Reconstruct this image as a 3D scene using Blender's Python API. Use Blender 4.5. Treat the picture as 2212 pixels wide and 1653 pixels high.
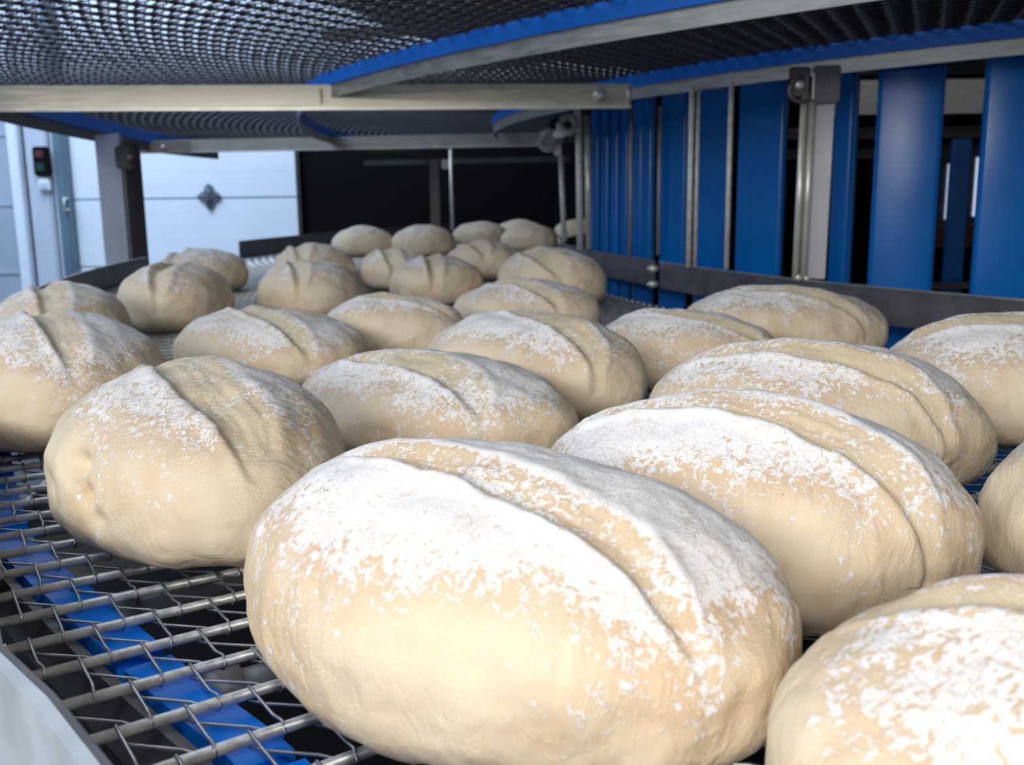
import bpy, bmesh, math, random
from math import sin, cos, pi, radians, hypot, atan2, sqrt
from mathutils import Matrix, Vector, noise

S = bpy.context.scene
COL = S.collection
for o in list(bpy.data.objects):
    bpy.data.objects.remove(o)

# ------------------------------------------------------------------ camera
cam_d = bpy.data.cameras.new('camera')
cam = bpy.data.objects.new('camera', cam_d)
COL.objects.link(cam)
PITCH, ROLL = radians(10.74), radians(0.7)
Fv = Vector((0, cos(PITCH), -sin(PITCH)))
U0 = Vector((0, sin(PITCH), cos(PITCH)))
Xv = Vector((1, 0, 0))
Rv = cos(ROLL) * Xv - sin(ROLL) * U0
Uv = cos(ROLL) * U0 + sin(ROLL) * Xv
m = Matrix.Identity(4)
for i in range(3):
    m[i][0], m[i][1], m[i][2] = Rv[i], Uv[i], -Fv[i]
m[2][3] = 0.27
cam.matrix_world = m
cam_d.sensor_width = 36
cam_d.lens = 36 * 2120 / 2212
cam_d.clip_start = 0.02
cam_d.dof.use_dof = True
cam_d.dof.focus_distance = 0.68
cam_d.dof.aperture_fstop = 12
S.camera = cam

# ------------------------------------------------------------------ world and light
w = bpy.data.worlds.new('world')
S.world = w
w.use_nodes = True
bg = w.node_tree.nodes['Background']
bg.inputs[0].default_value = (0.74, 0.84, 1.0, 1)
bg.inputs[1].default_value = 0.30

def lamp(name, kind, loc, energy, color, size=0.1, size_y=None, aim=None):
    d = bpy.data.lights.new(name, kind)
    d.energy = energy
    d.color = color
    if kind == 'AREA':
        d.shape = 'RECTANGLE'
        d.size = size
        d.size_y = size_y or size
    else:
        d.shadow_soft_size = size
    o = bpy.data.objects.new(name, d)
    o.location = loc
    if aim:
        o.rotation_euler = (Vector(aim) - Vector(loc)).to_track_quat('-Z', 'Y').to_euler()
    COL.objects.link(o)
    return o

lamp('camera_flash', 'POINT', (-0.04, 0.0, 0.50), 5.3, (1.0, 0.95, 0.88), 0.035)
lamp('hall_light', 'AREA', (-3.6, 5.5, 3.6), 300, (0.62, 0.78, 1.0), 3.0, 4.0, (-3.4, 7.5, 0))
lamp('hall_light', 'AREA', (-3.6, 0.5, 2.4), 60, (0.74, 0.85, 1.0), 2.5, 2.5, (-0.6, 1.8, 0))

lamp('hall_light', 'AREA', (-0.9, -1.8, 0.85), 54, (1.0, 0.98, 0.95), 1.6, 0.5, (0.1, 1.8, 0.1))  # soft fill added low behind the camera to brighten the tier inside

S.view_settings.view_transform = 'Standard'
S.view_settings.look = 'None'
S.view_settings.gamma = 1
S.view_settings.use_curve_mapping = False
S.view_settings.exposure = 0.03

# ------------------------------------------------------------------ materials
def new_mat(name):
    mt = bpy.data.materials.new(name)
    mt.use_nodes = True
    nt = mt.node_tree
    return mt, nt, nt.nodes, nt.links, nt.nodes['Principled BSDF']

def nd(N, t, **kw):
    n = N.new(t)
    for k, v in kw.items():
        setattr(n, k, v)
    return n

def mixc(N, L, fac, a, b):
    n = N.new('ShaderNodeMix')
    n.data_type = 'RGBA'
    for sock, v in ((0, fac), (6, a), (7, b)):
        if hasattr(v, 'is_linked'):
            L.new(v, n.inputs[sock])
        elif sock == 0:
            n.inputs[0].default_value = v
        else:
            n.inputs[sock].default_value = (*v, 1)
    return n.outputs[2]

def mth(N, L, op, a, b=0.0, clamp=False):
    n = N.new('ShaderNodeMath')
    n.operation = op
    n.use_clamp = clamp
    for i, v in enumerate((a, b)):
        if hasattr(v, 'is_linked'):
            L.new(v, n.inputs[i])
        else:
            n.inputs[i].default_value = v
    return n.outputs[0]

def ramp(N, L, src, lo, hi, a=0.0, b=1.0):
    n = N.new('ShaderNodeMapRange')
    n.interpolation_type = 'SMOOTHSTEP'
    L.new(src, n.inputs[0])
    n.inputs[1].default_value = lo
    n.inputs[2].default_value = hi
    n.inputs[3].default_value = a
    n.inputs[4].default_value = b
    return n.outputs[0]

def noise_n(N, L, vec, scale, detail=4, rough=0.55, dist=0.0):
    n = N.new('ShaderNodeTexNoise')
    n.inputs['Scale'].default_value = scale
    n.inputs['Detail'].default_value = detail
    n.inputs['Roughness'].default_value = rough
    n.inputs['Distortion'].default_value = dist
    if vec is not None:
        L.new(vec, n.inputs['Vector'])
    return n.outputs[0]

def plain(name, col, rough=0.5, metal=0.0, var=0.12, scale=30, bump=0.0, stretch=None, spec=0.5):
    mt, nt, N, L, P = new_mat(name)
    tc = N.new('ShaderNodeTexCoord')
    vec = tc.outputs['Object']
    if stretch:
        mp = N.new('ShaderNodeMapping')
        L.new(vec, mp.inputs[0])
        mp.inputs['Scale'].default_value = stretch
        vec = mp.outputs[0]
    n1 = noise_n(N, L, vec, scale, 5)
    f = ramp(N, L, n1, 0.3, 0.7)
    c = mixc(N, L, f, tuple(x * (1 - var) for x in col), tuple(min(1, x * (1 + var)) for x in col))
    L.new(c, P.inputs['Base Color'])
    P.inputs['Metallic'].default_value = metal
    P.inputs['Specular IOR Level'].default_value = spec
    r = ramp(N, L, n1, 0.2, 0.8, rough * 0.85, min(1, rough * 1.2))
    L.new(r, P.inputs['Roughness'])
    if bump:
        b = N.new('ShaderNodeBump')
        b.inputs['Strength'].default_value = bump
        b.inputs['Distance'].default_value = 0.001
        L.new(n1, b.inputs['Height'])
        L.new(b.outputs[0], P.inputs['Normal'])
    return mt

M = {}
M['rod'] = plain('rod_steel', (0.66, 0.66, 0.64), 0.40, 0.55, 0.20, 160, 0.25)
M['wire'] = plain('wire_steel', (0.50, 0.50, 0.53), 0.30, 0.75, 0.15, 90)
M['wire_shaded'] = plain('wire_steel_shaded', (0.12, 0.12, 0.135), 0.35, 0.8, 0.15, 90)  # overhead belt's steel, its shade put into a darker colour
M['steel'] = plain('brushed_steel', (0.60, 0.58, 0.52), 0.42, 0.9, 0.14, 14, 0.1, (1, 1, 9))
M['steel_warm'] = plain('warm_steel', (0.80, 0.75, 0.60), 0.38, 0.55, 0.16, 12, 0.1, (1, 1, 9))
M['bright'] = plain('polished_steel', (0.92, 0.89, 0.80), 0.32, 0.4, 0.08, 20)
M['white_metal'] = plain('pale_cast_steel', (0.80, 0.79, 0.74), 0.45, 0.15, 0.15, 60)
M['plate'] = plain('dark_plate', (0.17, 0.165, 0.18), 0.5, 0.6, 0.2, 16, 0.1)
M['plate_front'] = plain('daylit_plate', (0.60, 0.66, 0.72), 0.5, 0.35, 0.10, 22)
M['black'] = plain('black_panel', (0.006, 0.006, 0.007), 0.8, 0.0, 0.2, 5, spec=0.1)
M['dark'] = plain('dark_metal', (0.05, 0.052, 0.06), 0.5, 0.5, 0.2, 12)
M['blue_slat'] = plain('blue_slat', (0.0005, 0.155, 0.56), 0.22, 0.0, 0.06, 6, spec=0.3)
M['door_white'] = plain('door_white', (0.74, 0.82, 0.92), 0.5, 0.0, 0.02, 3)
M['wall_blue'] = plain('wall_blue', (0.36, 0.43, 0.52), 0.7, 0.0, 0.06, 3)
M['col_white'] = plain('column_white', (0.50, 0.56, 0.66), 0.5, 0.0, 0.04, 3)
M['teal'] = plain('teal_frame', (0.10, 0.17, 0.23), 0.4, 0.0, 0.08, 4)
M['post'] = plain('grey_post', (0.42, 0.42, 0.46), 0.45, 0.3, 0.08, 8)
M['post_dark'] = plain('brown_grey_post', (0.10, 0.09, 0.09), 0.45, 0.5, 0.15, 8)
M['floor'] = plain('floor_concrete', (0.035, 0.038, 0.042), 0.6, 0.0, 0.2, 4)
M['emblem'] = plain('emblem_iron', (0.15, 0.17, 0.22), 0.5, 0.4, 0.25, 60)
M['red'] = plain('red_key', (0.09, 0.012, 0.015), 0.4)
M['green'] = plain('green_key', (0.004, 0.035, 0.028), 0.4)
M['brown'] = plain('brown_crate', (0.16, 0.07, 0.03), 0.6)

def blue_strip_mat():
    mt, nt, N, L, P = new_mat('blue_wear_strip')
    tc = N.new('ShaderNodeTexCoord')
    v = tc.outputs['Object']
    a = noise_n(N, L, v, 9, 3)
    b = noise_n(N, L, v, 420, 3, 0.7)
    s = mth(N, L, 'ADD', mth(N, L, 'MULTIPLY', a, 0.8), mth(N, L, 'MULTIPLY', b, 0.45))
    f = ramp(N, L, s, 0.70, 0.82, 0, 0.55)
    c = mixc(N, L, f, (0.0005, 0.23, 0.98), (0.60, 0.68, 0.80))
    L.new(c, P.inputs['Base Color'])
    P.inputs['Roughness'].default_value = 0.3
    P.inputs['Specular IOR Level'].default_value = 0.25
    return mt
M['blue'] = blue_strip_mat()
M['blue_far'] = plain('blue_strip_plain', (0.0005, 0.21, 0.92), 0.35, 0.0, 0.08, 6)

def emit(name, col, st):
    mt, nt, N, L, P = new_mat(name)
    P.inputs['Base Color'].default_value = (*col, 1)
    P.inputs['Emission Color'].default_value = (*col, 1)
    P.inputs['Emission Strength'].default_value = st
    return mt
M['glow_gap'] = emit('room_glow', (0.62, 0.74, 1.0), 0.75)  # glow standing in for the bright room behind gaps in the enclosure

def dough_mat():
    mt, nt, N, L, P = new_mat('floured_dough')
    tc = N.new('ShaderNodeTexCoord')
    oi = N.new('ShaderNodeObjectInfo')
    off = nd(N, 'ShaderNodeVectorMath', operation='SCALE')
    cmb = N.new('ShaderNodeCombineXYZ')
    L.new(oi.outputs['Random'], cmb.inputs[0])
    L.new(oi.outputs['Random'], cmb.inputs[1])
    L.new(cmb.outputs[0], off.inputs[0])
    off.inputs['Scale'].default_value = 7.3
    add = nd(N, 'ShaderNodeVectorMath', operation='ADD')
    L.new(tc.outputs['Object'], add.inputs[0])
    L.new(off.outputs[0], add.inputs[1])
    v = add.outputs[0]
    at = nd(N, 'ShaderNodeAttribute', attribute_name='flour')
    flour = at.outputs['Fac']
    ag = nd(N, 'ShaderNodeAttribute', attribute_name='groove')
    groove = ag.outputs['Fac']
    big = noise_n(N, L, v, 11, 3)
    mid = noise_n(N, L, v, 45, 4, 0.6)
    spk = noise_n(N, L, v, 215, 5, 0.62, 0.6)
    fin = noise_n(N, L, v, 480, 3, 0.6)
    # base dough
    base = mixc(N, L, ramp(N, L, big, 0.34, 0.66), (0.79, 0.665, 0.48), (0.73, 0.545, 0.35))
    base = mixc(N, L, ramp(N, L, mid, 0.40, 0.66, 0, 0.5), base, (0.83, 0.71, 0.53))
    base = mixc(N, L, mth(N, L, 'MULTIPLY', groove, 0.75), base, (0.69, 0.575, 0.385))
    base = mixc(N, L, ramp(N, L, flour, 0.12, 0.45, 0, 0.55), base, (0.68, 0.49, 0.31))
    # flour cover broken into flecks
    s = mth(N, L, 'ADD', mth(N, L, 'MULTIPLY', mth(N, L, 'SUBTRACT', spk, 0.5), 3.0),
            mth(N, L, 'MULTIPLY', mth(N, L, 'SUBTRACT', mid, 0.5), 1.3))
    s = mth(N, L, 'ADD', s, mth(N, L, 'MULTIPLY', mth(N, L, 'SUBTRACT', big, 0.5), 1.5))
    s = mth(N, L, 'ADD', s, flour)
    cov = ramp(N, L, s, 0.36, 0.58)
    # fine dark cracks in the flour
    vor = N.new('ShaderNodeTexVoronoi')
    vor.feature = 'DISTANCE_TO_EDGE'
    vor.inputs['Scale'].default_value = 170
    wrp = nd(N, 'ShaderNodeVectorMath', operation='ADD')
    ns = N.new('ShaderNodeTexNoise')
    ns.inputs['Scale'].default_value = 120
    L.new(v, ns.inputs['Vector'])
    sc = nd(N, 'ShaderNodeVectorMath', operation='SCALE')
    sc.inputs['Scale'].default_value = 0.012
    L.new(ns.outputs[1], sc.inputs[0])
    L.new(v, wrp.inputs[0])
    L.new(sc.outputs[0], wrp.inputs[1])
    L.new(wrp.outputs[0], vor.inputs['Vector'])
    crack = ramp(N, L, vor.outputs[0], 0.01, 0.10, 1, 0)
    crack = mth(N, L, 'MULTIPLY', crack, ramp(N, L, mth(N, L, 'SUBTRACT', mid, mth(N, L, 'MULTIPLY', flour, 0.12)), 0.34, 0.46))
    cov = mth(N, L, 'SUBTRACT', cov, mth(N, L, 'MULTIPLY', crack, 0.5), True)
    cov = mth(N, L, 'MULTIPLY', cov, 0.97)
    col = mixc(N, L, cov, base, (0.90, 0.885, 0.875))
    # raised white specks of flour below the cover
    sv = N.new('ShaderNodeTexVoronoi')
    sv.inputs['Scale'].default_value = 150
    L.new(wrp.outputs[0], sv.inputs['Vector'])
    ssep = N.new('ShaderNodeSeparateColor')
    L.new(sv.outputs['Color'], ssep.inputs[0])
    speck = mth(N, L, 'MULTIPLY', ramp(N, L, sv.outputs['Distance'], 0.14, 0.30, 1, 0), ramp(N, L, ssep.outputs[0], 0.60, 0.72))
    speck = mth(N, L, 'MULTIPLY', speck, ramp(N, L, mth(N, L, 'ADD', flour, mth(N, L, 'MULTIPLY', mth(N, L, 'SUBTRACT', big, 0.5), 1.6)), 0.0, 0.22))
    speck = mth(N, L, 'MULTIPLY', speck, 0.7)
    cov = mth(N, L, 'MAXIMUM', cov, speck)
    col = mixc(N, L, cov, base, (0.90, 0.885, 0.875))
    # tiny pores
    pv = N.new('ShaderNodeTexVoronoi')
    pv.inputs['Scale'].default_value = 42
    L.new(v, pv.inputs['Vector'])
    sep = N.new('ShaderNodeSeparateColor')
    L.new(pv.outputs['Color'], sep.inputs[0])
    pore = ramp(N, L, pv.outputs['Distance'], 0.016, 0.045, 0.8, 0)
    pore = mth(N, L, 'MULTIPLY', pore, ramp(N, L, sep.outputs[0], 0.55, 0.6))
    col = mixc(N, L, pore, col, (0.25, 0.18, 0.10))
    L.new(col, P.inputs['Base Color'])
    P.inputs['Roughness'].default_value = 0.62
    L.new(ramp(N, L, cov, 0, 1, 0.50, 0.85), P.inputs['Roughness'])
    P.inputs['Specular IOR Level'].default_value = 0.35
    P.inputs['Subsurface Weight'].default_value = 0.12
    P.inputs['Subsurface Radius'].default_value = (0.012, 0.007, 0.004)
    P.inputs['Subsurface Scale'].default_value = 0.6
    # relief
    wv = nd(N, 'ShaderNodeMapping')
    L.new(v, wv.inputs[0])
    wv.inputs['Scale'].default_value = (3.0, 1.0, 1.0)
    wr = noise_n(N, L, wv.outputs[0], 38, 5, 0.62, 0.8)
    h = mth(N, L, 'ADD', mth(N, L, 'MULTIPLY', wr, 1.5), mth(N, L, 'MULTIPLY', cov, 0.25))
    h = mth(N, L, 'ADD', h, mth(N, L, 'MULTIPLY', fin, 0.22))
    h = mth(N, L, 'ADD', h, mth(N, L, 'MULTIPLY', spk, 0.35))
    bp = N.new('ShaderNodeBump')
    bp.inputs['Strength'].default_value = 0.6
    bp.inputs['Distance'].default_value = 0.0028
    L.new(h, bp.inputs['Height'])
    L.new(bp.outputs[0], P.inputs['Normal'])
    return mt
M['dough'] = dough_mat()

# ------------------------------------------------------------------ object helpers
def tag(o, label=None, cat=None, group=None, kind=None):
    if label: o['label'] = label
    if cat: o['category'] = cat
    if group: o['group'] = group
    if kind: o['kind'] = kind
    return o

def empty(name, loc=(0, 0, 0), label=None, cat=None, group=None):
    o = bpy.data.objects.new(name, None)
    o.location = loc
    o.empty_display_size = 0.05
    COL.objects.link(o)
    return tag(o, label, cat, group)

def mesh_obj(name, verts, faces, mat, parent=None, smooth=False, loc=None):
    me = bpy.data.meshes.new(name)
    me.from_pydata(verts, [], faces)
    me.update()
    if smooth:
        for p in me.polygons: p.use_smooth = True
    me.materials.append(mat)
    return link(name, me, parent, loc)

def link(name, me, parent=None, loc=None):
    o = bpy.data.objects.new(name, me)
    COL.objects.link(o)
    if parent:
        o.parent = parent
        if loc is None:
            o.location = [-c for c in parent.location]
    if loc is not None:
        o.location = loc
    return o

class MB:
    """collects shapes in world coordinates and links them as one mesh object"""
    def __init__(s): s.v, s.f, s.sm = [], [], []
    def add(s, v, f, smooth=False):
        n = len(s.v)
        s.v += [tuple(p) for p in v]
        s.f += [tuple(i + n for i in q) for q in f]
        s.sm += [smooth] * len(f)
    def box(s, c, size, rz=0, bev=0.0):
        bm = bmesh.new()
        bmesh.ops.create_cube(bm, size=1)
        bmesh.ops.scale(bm, vec=size, verts=bm.verts)
        if bev:
            bmesh.ops.bevel(bm, geom=bm.edges[:], offset=bev, segments=2, affect='EDGES')
        bmesh.ops.rotate(bm, matrix=Matrix.Rotation(rz, 3, 'Z'), verts=bm.verts)
        bmesh.ops.translate(bm, vec=c, verts=bm.verts)
        bm.verts.index_update()
        s.add([v.co[:] for v in bm.verts], [[v.index for v in f.verts] for f in bm.faces], False)
        bm.free()
    def beam(s, a, b, thick, z0, z1, bev=0.0015):
        """horizontal flat bar from a to b (xy), standing between z0 and z1"""
        L_ = hypot(b[0] - a[0], b[1] - a[1])
        s.box(((a[0] + b[0]) / 2, (a[1] + b[1]) / 2, (z0 + z1) / 2), (L_, thick, z1 - z0),
              atan2(b[1] - a[1], b[0] - a[0]), bev)
    def tube(s, pts, r, n=8, caps=True):
        pts = [Vector(p) for p in pts]
        v, f = [], []
        up = Vector((0, 0, 1))
        for i, p in enumerate(pts):
            t = (pts[min(i + 1, len(pts) - 1)] - pts[max(i - 1, 0)]).normalized()
            a = up if abs(t.dot(up)) < 0.9 else Vector((1, 0, 0))
            u = t.cross(a).normalized()
            w_ = t.cross(u)
            for k in range(n):
                q = 2 * pi * k / n
                v.append(p + r * (cos(q) * u + sin(q) * w_))
        for i in range(len(pts) - 1):
            for k in range(n):
                a, b = i * n + k, i * n + (k + 1) % n
                f.append((a, b, b + n, a + n))
        if caps:
            f.append(tuple(range(n - 1, -1, -1)))
            f.append(tuple((len(pts) - 1) * n + k for k in range(n)))
        s.add(v, f, True)
    def prism(s, poly, z0, z1):
        n = len(poly)
        v = [(p[0], p[1], z0) for p in poly] + [(p[0], p[1], z1) for p in poly]
        f = [tuple(range(n - 1, -1, -1)), tuple(range(n, 2 * n))]
        f += [(i, (i + 1) % n, n + (i + 1) % n, n + i) for i in range(n)]
        s.add(v, f)
    def strip(s, line, thick, z0, z1):
        """bent flat bar standing on edge that follows an xy polyline"""
        n = len(line)
        v, f = [], []
        for i, p in enumerate(line):
            a, b = line[max(i - 1, 0)], line[min(i + 1, n - 1)]
            t = Vector((b[0] - a[0], b[1] - a[1])).normalized()
            nx, ny = -t.y * thick / 2, t.x * thick / 2
            v += [(p[0] + nx, p[1] + ny, z0), (p[0] - nx, p[1] - ny, z0),
                  (p[0] - nx, p[1] - ny, z1), (p[0] + nx, p[1] + ny, z1)]
        for i in range(n - 1):
            o, q = 4 * i, 4 * i + 4
            for k in range(4):
                k2 = (k + 1) % 4
                f.append((o + k, q + k, q + k2, o + k2))
        f += [(0, 1, 2, 3), (4 * n - 1, 4 * n - 2, 4 * n - 3, 4 * n - 4)]
        s.add(v, f)
    def build(s, name, mat, parent=None):
        org = Vector(parent.location) if parent else Vector((0, 0, 0))
        me = bpy.data.meshes.new(name)
        me.from_pydata(s.v, [], s.f)
        me.update()
        me.polygons.foreach_set('use_smooth', s.sm)
        me.materials.append(mat)
        o = bpy.data.objects.new(name, me)
        COL.objects.link(o)
        if parent:
            # parts are written in world coordinates; the whole chain of parents is taken off again
            off = Vector((0, 0, 0))
            q = parent
            while q:
                off += Vector(q.location)
                q = q.parent
            o.parent = parent
            o.location = -off
        return o

def arc(C, R, a0, a1, n):
    return [(C[0] + R * cos(radians(a0 + (a1 - a0) * i / n)), C[1] + R * sin(radians(a0 + (a1 - a0) * i / n))) for i in range(n + 1)]

CL = (4.70, 3.88)       # centre of the lower tier's turn
CU = (3.68, 4.99)       # centre of the upper tier's turn

# ------------------------------------------------------------------ setting
b = MB(); b.box((0, 5, -1.02), (24, 26, 0.04)); tag(b.build('floor', M['floor']), kind='structure')
b = MB()
b.box((0, 9.16, 1.5), (16, 0.12, 5.2))
tag(b.build('wall_back', M['door_white']), kind='structure')
door = tag(empty('door_1', (-2.6, 9.05, -1.0)), kind='structure')
zs = [-0.93, -0.32, 0.285, 0.89, 1.5, 2.1]
for i in range(5):
    b = MB()
    z0, z1 = zs[i] + 0.005, zs[i + 1] - 0.005
    b.box((-2.16, 9.05, (z0 + z1) / 2), (3.55, 0.05, z1 - z0), 0, 0.006)
    for k in range(1, 5):
        b.box((-2.16, 9.0248, z0 + (z1 - z0) * k / 5), (3.53, 0.002, 0.006))
    pan = b.build('door_panel', M['door_white'], door)
    if i == 1: mid_panel = pan
b = MB(); b.box((-2.35, 9.085, 0.6), (3.6, 0.01, 3.1)); b.build('seam_backing', M['wall_blue'], door)
# ornament on the seam
b = MB()
ex, ez, ey = -2.705, 0.30, 9.0
for k in range(4):
    a = k * pi / 2
    cx, cz = ex + 0.055 * cos(a), ez + 0.065 * sin(a)
    b.tube([(cx + 0.034 * cos(t * pi / 8), ey, cz + 0.036 * sin(t * pi / 8)) for t in range(17)], 0.010, 6)
    a += pi / 4
    cx, cz = ex + 0.04 * cos(a), ez + 0.045 * sin(a)
    b.tube([(cx + 0.02 * cos(t * pi / 6), ey, cz + 0.02 * sin(t * pi / 6)) for t in range(13)], 0.009, 6)
b.tube([(ex, ey - 0.01, ez - 0.115), (ex, ey - 0.01, ez + 0.115)], 0.012, 6)
b.tube([(ex - 0.105, ey - 0.01, ez), (ex + 0.105, ey - 0.01, ez)], 0.012, 6)
b.prism([(ex + 0.05 * cos(t * pi / 2), ey + 0.05 * sin(t * pi / 2)) for t in range(4)], ez - 0.03, ez + 0.03)
o = b.build('ornament', M['emblem'], mid_panel); tag(o, 'dark grey diamond shaped ornament on the seam of the white door')
b = MB()
b.box((-3.975, 8.98, 0.6), (0.085, 0.2, 3.4), 0, 0.01)
o = b.build('trim_1', M['teal']); tag(o, kind='structure')
b = MB(); b.tube([(-3.935, 8.90, 0.20), (-3.935, 8.82, 0.20), (-3.935, 8.82, 0.30), (-3.935, 8.90, 0.30)], 0.012, 6)
b.build('door_handle', M['white_metal'], o)
b = MB(); b.box((-4.035, 8.96, 0.6), (0.03, 0.12, 3.4), 0, 0.01)
tag(b.build('trim_2', M['col_white']), kind='structure')
b = MB(); b.box((-4.155, 8.95, 0.6), (0.20, 0.2, 3.6), 0, 0.015)
tag(b.build('trim_4', M['col_white']), kind='structure')
b = MB(); b.box((-4.31, 8.80, 0.6), (0.09, 0.1, 3.6), 0, 0.01)
tag(b.build('trim_3', M['door_white']), kind='structure')
b = MB(); b.box((-5.2, 5.5, 0.8), (0.12, 8.0, 4.0))
tag(b.build('wall_left', M['wall_blue']), kind='structure')
b = MB(); b.box((-4.76, 8.9, 0.8), (0.80, 0.1, 4.0))
for z in (-0.35, 0.25, 0.85):
    b.box((-4.76, 8.845, z), (0.80, 0.02, 0.02))
tag(b.build('wall_corner', M['wall_blue']), kind='structure')

sw = empty('switch_box', (-4.33, 8.8, 0.45), 'black switch box with red and green keys on the pale column', 'switch')
b = MB(); b.box((-4.09, 8.81, 0.62), (0.13, 0.08, 0.25), 0, 0.012); b.build('housing', M['black'], sw)
b = MB(); b.box((-4.09, 8.765, 0.68), (0.075, 0.02, 0.065), 0, 0.008); tag(b.build('button', M['red'], sw), 'red key')
b = MB(); b.box((-4.09, 8.765, 0.57), (0.075, 0.02, 0.075), 0, 0.008); tag(b.build('button', M['green'], sw), 'green key')
sw = empty('socket_box', (-4.33, 8.8, 0.40), 'small white socket box below the black switch box', 'socket')
b = MB(); b.box((-4.09, 8.82, 0.42), (0.10, 0.06, 0.11), 0, 0.012); b.build('housing', M['door_white'], sw)
b = MB(); b.box((-4.09, 8.785, 0.405), (0.07, 0.012, 0.05), 0, 0.004); b.build('lid', M['col_white'], sw)

# dark enclosure behind the spiral
enc = empty('machine_enclosure', (2.4, 7.4, -1.0), 'tall black sheet metal enclosure behind the spiral conveyor', 'enclosure')
b = MB(); b.box((2.25, 7.4, 0.05), (7.6, 0.04, 2.1)); b.build('back_sheet', M['black'], enc)
b = MB(); b.box((-1.55, 7.37, 0.0), (0.03, 0.06, 2.0)); b.build('edge_trim', M['dark'], enc)
b = MB(); b.box((6.0, 5.0, 0.05), (0.04, 4.8, 2.1)); b.build('light_block_sheet', M['black'], enc)  # added out of view to block world light from the right
cov = empty('added_cover', (CU[0], CU[1], 1.2), 'added black sheet keeping it dark above the upper belt tier', 'cover')  # added to darken what shows through the upper mesh
b = MB(); b.prism(arc((3.2, 4.2), 4.1, 0, 350, 50), 1.19, 1.2); b.build('blocking_sheet', M['black'], cov)
for k in range(8):
    a = radians(100 + k * 20)
    b = MB(); b.beam((3.2 + 2.2 * cos(a), 4.2 + 2.2 * sin(a)), (3.2 + 4.5 * cos(a), 4.2 + 4.5 * sin(a)), 0.03, 1.13, 1.19)
    b.build('blocking_bar', M['dark'], cov)

# ------------------------------------------------------------------ belts
def skew_line(Rin, Rout, skew):
    """rod from the outer edge (angle 0) inwards; returns point(t), length"""
    dx, dy = -cos(skew), -sin(skew)
    bq = Rout * dx
    L_ = -bq - sqrt(bq * bq - (Rout * Rout - Rin * Rin))
    return (Rout, 0.0), (dx, dy), L_

def make_belt(name, C, z, Rin, Rout, a0, a1, dang, skew, label, seed=1, r_r=0.0034, r_w=0.00105, p=0.0245, upper=False):
    root = empty(name, (C[0], C[1], z), label, 'conveyor belt', 'wire mesh belts')
    P0, D, Ln = skew_line(Rin, Rout, skew)
    zc = -0.0052
    b = MB()
    b.tube([(P0[0] - 0.004 + D[0] * Ln * q / 6, P0[1] + D[1] * Ln * q / 6, zc) for q in range(7)], r_r, 10)
    for q in (0.0, Ln - 0.006):
        b.tube([(P0[0] + D[0] * (q + e), P0[1] + D[1] * (q + e), zc) for e in (0, 0.006)], r_r * 1.3, 10)
    me_rod = bpy.data.meshes.new('rod'); me_rod.from_pydata(b.v, [], b.f); me_rod.update()
    me_rod.polygons.foreach_set('use_smooth', b.sm); me_rod.materials.append(M['wire_shaded' if upper else 'rod'])
    th = radians(dang)
    ca, sa = cos(-th), sin(-th)
    def pt(t, q, zz):
        x, y = P0[0] + D[0] * t, P0[1] + D[1] * t
        x2, y2 = x * ca - y * sa, x * sa + y * ca      # next rod, farther from the camera
        return (x + (x2 - x) * q, y + (y2 - y) * q, zc + zz)
    coils = []
    rnd = random.Random(seed)
    R_ = r_r + r_w
    for var in range(4):
        pts = []
        t = Ln - 0.02 - (p / 2 if var % 2 else 0)
        while t > 0.045:
            j = rnd.uniform(-0.0015, 0.0015)
            gap = hypot(P0[0] + D[0] * t, D[1] * t) * th
            e = R_ / gap
            if upper:      # flat cells: both strands run nearly straight across
                d1, d2 = 0.10 * p, 1.10 * p
            else:          # top strand leans inwards, lower strand leans further
                d1, d2 = 0.0, p
            tf = t - d2 + j
            pts += [pt(t, 0, -R_), pt(t - 0.3 * d2, 0.35, -R_ * 0.75), pt(tf + 0.15 * d2, 0.8, -R_ * 0.9), pt(tf, 1.0, -R_),
                    pt(tf, 1 + e, 0), pt(tf, 1.0, R_),
                    pt(tf + 0.30 * d1, 0.78, R_ * 0.9), pt(tf + 0.85 * d1, 0.22, R_ * 0.75), pt(t - p, 0, R_), pt(t - p, -e, 0)]
            t -= p
        b = MB()
        b.tube(pts, r_w, 5)
        me = bpy.data.meshes.new('wire_spiral'); me.from_pydata(b.v, [], b.f); me.update()
        me.polygons.foreach_set('use_smooth', b.sm); me.materials.append(M['wire_shaded' if upper else 'wire'])
        coils.append(me)
    n = int((a0 - a1) / dang)
    for k in range(n + 1):
        a = radians(a0 - k * dang)
        o = bpy.data.objects.new('rod', me_rod); COL.objects.link(o); o.parent = root; o.rotation_euler = (0, 0, a)
        if k < n:
            o = bpy.data.objects.new('wire_spiral', coils[k % 4]); COL.objects.link(o); o.parent = root
            o.rotation_euler = (0, 0, a)
    return root

make_belt('conveyor_belt', CL, 0.0, 4.57, 6.016, 222, 145, 0.453, 0.0,
          'steel wire mesh belt of the lower tier carrying the dough loaves', p=0.037, r_w=0.00105)
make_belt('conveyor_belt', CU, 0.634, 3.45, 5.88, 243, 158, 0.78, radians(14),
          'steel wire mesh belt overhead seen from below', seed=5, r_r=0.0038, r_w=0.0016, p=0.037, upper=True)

# ------------------------------------------------------------------ lower tier rails and frame
def rail_thing(name, label, cat='rail', group=None, loc=(0, 0, 0)):
    return empty(name, loc, label, cat, group)

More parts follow.
